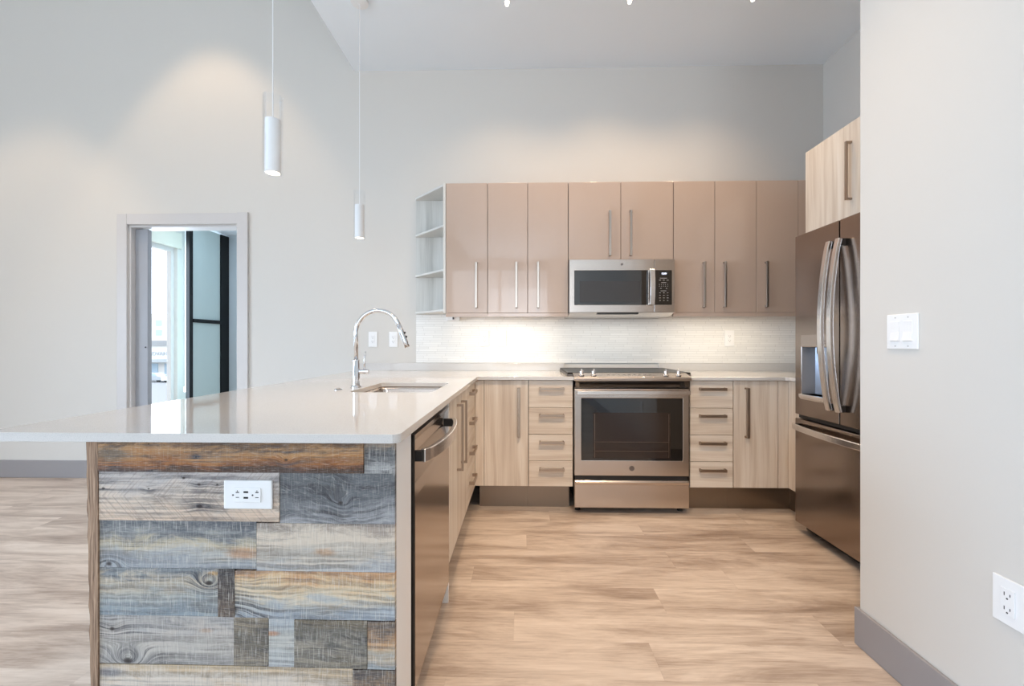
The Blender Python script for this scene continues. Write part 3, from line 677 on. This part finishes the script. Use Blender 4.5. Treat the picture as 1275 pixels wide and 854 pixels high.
# ================================================================== microwave
t = root('microwave', 'stainless over-the-range microwave with a black window and keypad', 'microwave', (.707, 3.2, 1.312))
MF = 3.057
obj('body', bx(.336, 1.080, MF+.032, W-.009, 1.335, 1.713), M['body'], t)
b = plate(B(), [(.336, 1.335), (.935, 1.335), (.935, 1.712), (.336, 1.712)], [[(.371, 1.388), (.893, 1.388), (.893, 1.634), (.371, 1.634)]], 'Y', MF, MF+.03)
d = obj('door', b, M['steel'], t, .002)
obj('window_glass', plate(B(), rrect(.371, .893, 1.388, 1.634, .006), [], 'Y', MF+.001, MF+.006), M['blackglass'], d)
obj('inner_window', bx(.410, .838, MF+.0003, MF+.0009, 1.408, 1.556), M['mwwin'], d)
hd = obj('handle', sweep(B(), [(.913, MF-.030, 1.386), (.913, MF-.040, 1.45), (.913, MF-.043, 1.51), (.913, MF-.040, 1.57), (.913, MF-.030, 1.636)], rect(.036, .012), (1, 0, 0)), M['bright'], d, .003)
b = B(); box(b, .898, .928, MF-.028, MF, 1.39, 1.405); box(b, .898, .928, MF-.028, MF, 1.617, 1.632); obj('handle_mount', b, M['steel'], hd)
obj('emblem', lathe(B(), [(.009, -.002), (.009, 0)], (.708, MF, 1.677), 'Y', 22), M['emblem'], d)
b = plate(B(), [(.9365, 1.335), (1.080, 1.335), (1.080, 1.712), (.9365, 1.712)], [], 'Y', MF, MF+.03)
c = obj('control_panel', b, M['steel'], t, .002)
kp = obj('keypad', plate(B(), rrect(.938, 1.060, 1.388, 1.634, .004), [], 'Y', MF-.0015, MF+.002), M['blackglass'], c)
obj('display_screen', bx(.972, 1.036, MF-.0022, MF-.0015, 1.598, 1.620), M['usb'], kp)
obj('display_digits', words('12:01', .018, (1.005, MF-.0026, 1.609), FACE_Y, .0003), M['display'], kp)
b = B()
for r_, (zz, xs, wd) in enumerate([(1.577, (1.0,), .05), (1.563, (.976, 1.003, 1.030), .013), (1.546, (1.002,), .034), (1.532, (.972, .986, 1.0, 1.014, 1.030), .004), (1.520, (.972, .986, 1.0, 1.014, 1.030), .004), (1.504, (.982, 1.022), .010), (1.487, (1.0,), .040), (1.473, (.976, 1.003, 1.030), .010), (1.455, (.976, 1.003, 1.030), .010), (1.437, (.976, 1.003, 1.030), .012), (1.419, (.976, 1.003, 1.030), .009)]):
    for x in xs: box(b, x-wd/2, x+wd/2, MF-.0021, MF-.0015, zz-.0016, zz+.0016)
obj('key_marks', b, M['mark'], kp)
obj('bottom_trim', prism(B(), [(MF+.002, 1.334), (MF+.10, 1.312), (W-.01, 1.312), (W-.01, 1.334)], 'X', .338, 1.078), M['steel'], t)
obj('vent_slot', bx(.535, .825, MF-.0005, MF+.05, 1.3225, 1.3345), M['black'], t)

lamp('backsplash_fill', 'AREA', (.707, 3.22, 1.309), 1.0, (1, .9, .75), (0, 0, 0), shape='RECTANGLE', size=.5, size_y=.08)  # fill added under the microwave to even out the backsplash
# ================================================================== fridge
FXF = 1.627; y0, ym, y1 = 1.878, 2.234, 2.59
t = root('refrigerator', 'dark stainless french-door fridge with water dispenser and bottom freezer', 'refrigerator', (2.0, 2.23, 0))
obj('body', bx(FXF+.075, 2.37, y0+.004, y1-.004, .04, 1.735), M['body'], t)
# far door carrying the dispenser
dp = (2.315, 2.531, .822, 1.093)
d = obj('door', plate(B(), [(ym+.003, .697), (y1, .697), (y1, 1.749), (ym+.003, 1.749)], [[(dp[0], dp[2]), (dp[1], dp[2]), (dp[1], dp[3]), (dp[0], dp[3])]], 'X', FXF, FXF+.07), M['dsteel'], t, .004, label='door with water dispenser')
b = B(); vs = [b.verts.new(p) for p in [(FXF+.001, dp[0], dp[2]), (FXF+.001, dp[1], dp[2]), (FXF+.001, dp[1], dp[3]), (FXF+.001, dp[0], dp[3]), (FXF+.065, dp[0]+.02, dp[2]), (FXF+.065, dp[1]-.02, dp[2]), (FXF+.065, dp[1]-.02, dp[3]), (FXF+.065, dp[0]+.02, dp[3])]]
for f in ((4, 5, 6, 7), (0, 1, 5, 4), (1, 2, 6, 5), (2, 3, 7, 6), (3, 0, 4, 7)): b.faces.new([vs[i] for i in f])
dr = obj('dispenser_recess', b, M['dispenser'], d)
obj('dispenser_spout', bx(FXF+.015, FXF+.04, 2.405, 2.425, 1.055, 1.092), M['black'], dr)
obj('dispenser_ledge', prism(B(), [(FXF-.014, .806), (FXF-.014, .822), (FXF+.06, .822), (FXF+.06, .79), (FXF-.002, .79)], 'Y', dp[0]-.006, dp[1]+.006), M['bright'], d, .002)
cp = obj('dispenser_controls', bx(FXF-.002, FXF, dp[0]-.004, dp[1]+.004, 1.096, 1.165), M['steel_side'], d, .0008)
b = B()
for i in range(4): box(b, FXF-.0026, FXF-.002, 2.33+i*.02, 2.342+i*.02, 1.125, 1.128); box(b, FXF-.0026, FXF-.002, 2.33+i*.02, 2.342+i*.02, 1.112, 1.115)
obj('control_marks', b, M['slot'], cp)
d2 = obj('door', bx(FXF, FXF+.07, y0, ym-.003, .697, 1.749), M['dsteel'], t, .004)
obj('door_seal', bx(FXF+.03, FXF+.069, ym-.0028, ym+.0028, .70, 1.745), M['white'], t)
for dd, yy in ((d, ym+.034), (d2, ym-.034)):
    pts = [(FXF-.028-.045*math.sin(math.pi*i/20)**.8, yy, .765+(1.645-.765)*i/20) for i in range(21)]
    h = obj('handle', sweep(B(), pts, rect(.032, .018), (0, 1, 0)), M['bright'], dd, .004)
    b = B(); box(b, FXF-.034, FXF, yy-.012, yy+.012, .766, .80); box(b, FXF-.034, FXF, yy-.012, yy+.012, 1.61, 1.644); obj('handle_mount', b, M['dark'], h, .002)
obj('hinge_gap', bx(FXF+.02, FXF+.07, y0+.004, y1-.004, .675, .697), M['black'], t)
fz = obj('freezer_drawer', bx(FXF, FXF+.07, y0, y1, .058, .672), M['dsteel'], t, .004)
pts = [(FXF-.022-.035*math.sin(math.pi*i/20)**.7, 2.575-(2.575-1.895)*i/20, .628) for i in range(21)]
h = obj('handle', sweep(B(), pts, rect(.034, .014), (0, 0, 1)), M['bright'], fz, .004)
b = B(); box(b, FXF-.028, FXF, 2.555, 2.575, .614, .642); box(b, FXF-.028, FXF, 1.895, 1.915, .614, .642); obj('handle_mount', b, M['dark'], h, .002)
obj('base_grille', bx(FXF+.06, FXF+.10, y0+.01, y1-.01, .012, .055), M['black'], t)
for x in (1.75, 2.3):
    for y in (y0+.05, y1-.05): obj('foot', lathe(B(), [(.02, 0), (.02, .042)], (x, y, 0)), M['black'], t)

# ================================================================== outlets and switches
def plate_v(x0, x1, z0, z1, yw, label, kind):
    cx, cz = (x0+x1)/2, (z0+z1)/2
    t = root('wall_switch' if kind == 'switch' else 'wall_outlet', label, 'switch' if kind == 'switch' else 'outlet', (cx, yw, cz), 'white wall plates')
    obj('cover_plate', bx(x0, x1, yw-.006, yw, z0, z1), M['white'], t, .0025)
    f = obj('rocker' if kind == 'switch' else 'receptacle', bx(cx-.0165, cx+.0165, yw-.0085, yw-.006, cz-.033, cz+.033), M['white'], t, .0008)
    if kind == 'outlet':
        b = B()
        for zz in (-.018, .018):
            box(b, cx-.0075, cx-.0055, yw-.0088, yw-.0085, cz+zz-.003, cz+zz+.006); box(b, cx+.005, cx+.007, yw-.0088, yw-.0085, cz+zz-.002, cz+zz+.005)
            lathe(b, [(.0024, -.0003), (.0024, 0)], (cx, yw-.0085, cz+zz-.010), 'Y', 10)
        obj('slots', b, M['slot'], f)
    return t
plate_v(-.341, -.270, 1.092, 1.216, W-.008, 'white outlet on the tile backsplash, left of the pair beside each other', 'outlet')
plate_v(-.204, -.130, 1.092, 1.216, W-.008, 'white rocker switch on the tile backsplash, right of the outlet', 'switch')
plate_v(1.615, 1.690, 1.092, 1.218, W-.008, 'white outlet on the tile backsplash near the fridge', 'outlet')
plate_v(-1.255, -1.183, 1.085, 1.210, W, 'white outlet on the painted wall, framed by the faucet arc', 'outlet')
plate_v(-1.085, -1.015, 1.085, 1.209, W, 'white outlet on the painted wall just behind the spray head', 'outlet')
# outlet with USB on the cladding (lying on its side)
t = root('wall_outlet', 'white sideways outlet with two USB ports on the barn wood boards', 'outlet', (-.68, PY, .74), 'white wall plates')
yw = PY-.002
obj('cover_plate', bx(-.741, -.619, yw-.006, yw, .704, .775), M['white'], t, .003)
rc = obj('receptacle', bx(-.714, -.646, yw-.0085, yw-.006, .722, .757), M['white'], t, .0008)
b = B()
for cx in (-.704, -.655):
    box(b, cx-.004, cx+.004, yw-.0089, yw-.0085, .7455, .748); box(b, cx-.0006, cx+.0006, yw-.0089, yw-.0085, .748, .752); box(b, cx-.004, cx+.004, yw-.0089, yw-.0085, .7335, .7352)
    lathe(b, [(.0022, -.0004), (.0022, 0)], (cx-.011, yw-.0085, .740), 'Y', 10)
obj('slots', b, M['slot'], rc)
for zz in (.7475, .7335): obj('usb_port', bx(-.6885, -.677, yw-.009, yw-.0085, zz-.0022, zz+.0022), M['usb'], rc)
# plates on the right wall (facing -X)
XW = 1.247
t = root('wall_switch', 'white double rocker switch plate on the right-hand wall', 'switch', (XW, 1.43, 1.15), 'white wall plates')
obj('cover_plate', bx(XW-.006, XW, 1.372, 1.487, 1.096, 1.211), M['white'], t, .0025)
for y in (1.406, 1.453): obj('rocker', prism(B(), [(XW-.006, 1.121), (XW-.012, 1.124), (XW-.008, 1.153), (XW-.0085, 1.187), (XW-.006, 1.187)], 'Y', y-.0165, y+.0165), M['white'], t, .0006)
b = B()
for y in (1.406, 1.453):
    for z in (1.106, 1.200): lathe(b, [(.0025, -.0067), (.0025, -.006)], (XW, y, z), 'X', 10)
obj('screws', b, M['mark'], t)
t = root('wall_outlet', 'white outlet low on the right-hand wall above the baseboard', 'outlet', (XW, 1.12, .45), 'white wall plates')
obj('cover_plate', bx(XW-.006, XW, 1.085, 1.160, .393, .512), M['white'], t, .0025)
rc = obj('receptacle', bx(XW-.0085, XW-.006, 1.106, 1.139, .420, .486), M['white'], t, .0008)
b = B()
for zz in (.435, .471):
    box(b, XW-.0089, XW-.0085, 1.128, 1.130, zz-.003, zz+.006); box(b, XW-.0089, XW-.0085, 1.115, 1.117, zz-.002, zz+.005); lathe(b, [(.0024, -.0004), (.0024, 0)], (XW-.0085, 1.1225, zz-.009), 'X', 10)
obj('slots', b, M['slot'], rc)

# ================================================================== lamps
def pendant(x, y, label, e):
    zt, zb = 2.105, 1.795
    t = root('pendant_lamp', label, 'pendant lamp', (x, y, CEIL), 'glass cylinder pendant lamps')
    obj('canopy', lathe(B(), [(.055, 0), (.055, -.018), (.012, -.026)], (x, y, CEIL)), M['white'], t)
    obj('cable', sweep(B(), [(x, y, CEIL-.02), (x, y, zt-.10)], circ(.0022, 8), (1, 0, 0)), M['white'], t)
    obj('lamp_body', lathe(B(), [(.006, zt-.088), (.029, zt-.095), (.0295, zb+.004), (.026, zb+.002)], (x, y, 0), cap=False), M['white'], t, smooth=False)
    g = B(); lathe(g, [(.0360, zt), (.0375, zt-.001), (.0375, zb), (.0360, zb), (.0360, zt)], (x, y, 0), n=40, cap=False); obj('glass_shade', g, M['glass'], t, smooth=False)
    b = B(); lathe(b, [(.008, zt-.006), (.0345, zt-.006), (.0345, zt-.010), (.008, zt-.010)], (x, y, 0), n=32); obj('glass_cap', b, M['glass'], t)
    obj('light_disc', lathe(B(), [(.026, zb+.006), (.0255, zb+.004)], (x, y, 0)), M['glow'], t)
    l = spot('pendant_light', (x, y, zb-.004), (x, y, 0), e, 95, .8, WARM, .025)
pendant(-1.0, 1.69, 'white cylinder pendant in a clear glass sleeve, nearer and larger', 5)
pendant(-1.055, 2.745, 'white cylinder pendant in a clear glass sleeve, farther and smaller', 5)
# track with three heads on the kitchen ceiling
t = root('track_light', 'ceiling track with three small glowing spot heads over the kitchen', 'track light', (.66, 2.62, CEIL))
obj('track', bx(-.35, 1.70, 2.555, 2.585, CEIL-.022, CEIL), M['white'], t, .002)
for i, (x, tg, e) in enumerate(((-.093, (-.15, 3.2, 1.9), 18), (.66, (.66, 3.25, 1.9), 22), (1.41, (1.35, 3.2, 1.9), 18))):
    p0 = Vector((x, 2.57, CEIL-.022)); pc = Vector((x, 2.63, CEIL-.082)); dv = (Vector(tg)-pc).normalized()
    hd = obj('spot_head', sweep(B(), [pc-dv*.04, pc+dv*.03], circ(.02, 20), (1, 0, 0)), M['white'], t)
    obj('stem', sweep(B(), [p0, pc], circ(.005, 8), (1, 0, 0)), M['white'], hd)
    obj('bulb', sweep(B(), [pc+dv*.03, pc+dv*.045, pc+dv*.052], lambda u: circ(.014-.006*u, 14), (1, 0, 0)), M['glow'], hd, smooth=True)
    pl = pc+dv*.06
    spot('track_beam', pl, tg, e, 105, .9)
    spot('track_wide_beam', pl, (x, 2.1, 0), 30, 115, 1.0)
for x in (-.1, .65): spot('kitchen_fill_spot', (x, .8, CEIL-.03), (x*.8+.1, 2.35, 0), 125, 68, 1.0, WARM, .05)  # unseen spots added overhead to brighten the floor and base fronts
# two wall-washing downlights in the high ceiling
for i, (x, y, e, lab) in enumerate(((-2.55, W-.72, 100, 'round recessed downlight in the high ceiling, nearer the kitchen'), (-4.0, W-1.1, 130, 'round recessed downlight in the high ceiling, farther left'))):
    t = root('downlight', lab, 'downlight', (x, y, HICEIL))
    obj('trim_ring', lathe(B(), [(.06, 0), (.06, -.006), (.045, -.008), (.045, -.001)], (x, y, HICEIL)), M['white'], t)
    obj('lens', lathe(B(), [(.043, -.006), (.043, -.009)], (x, y, HICEIL)), M['glow'], t)
    spot('downlight_beam', (x, y, HICEIL-.03), (x, y, 0), e, 68, .35, (1, .72, .46), .05)
# under-cabinet strips
for x0, x1, lab in ((-.52, .32, 'glowing LED strip under the cabinets left of the microwave'), (1.12, 1.90, 'glowing LED strip under the cabinets right of the microwave')):
    t = root('led_strip', lab, 'light strip', ((x0+x1)/2, 3.28, UB), 'under-cabinet light strips')
    obj('housing', bx(x0, x1, 3.17, 3.20, UB-.012, UB), M['white'], t, .001); obj('diffuser', bx(x0+.01, x1-.01, 3.173, 3.197, UB-.0155, UB-.012), M['led'], t)
    lamp('led_strip_light', 'AREA', ((x0+x1)/2, 3.185, UB-.018), 2.1, (1, .84, .62), (0, 0, 0), shape='RECTANGLE', size=x1-x0-.02, size_y=.024)
t = root('junction_box', 'small white driver box fixed under the first wall cabinet', 'junction box', (-.575, 3.38, 1.3))
obj('box', bx(-.605, -.50, 3.40, W-.009, 1.297, 1.349), M['white'], t, .003); obj('cable_plug', bx(-.555, -.545, 3.385, 3.40, 1.305, 1.325), M['slot'], t)
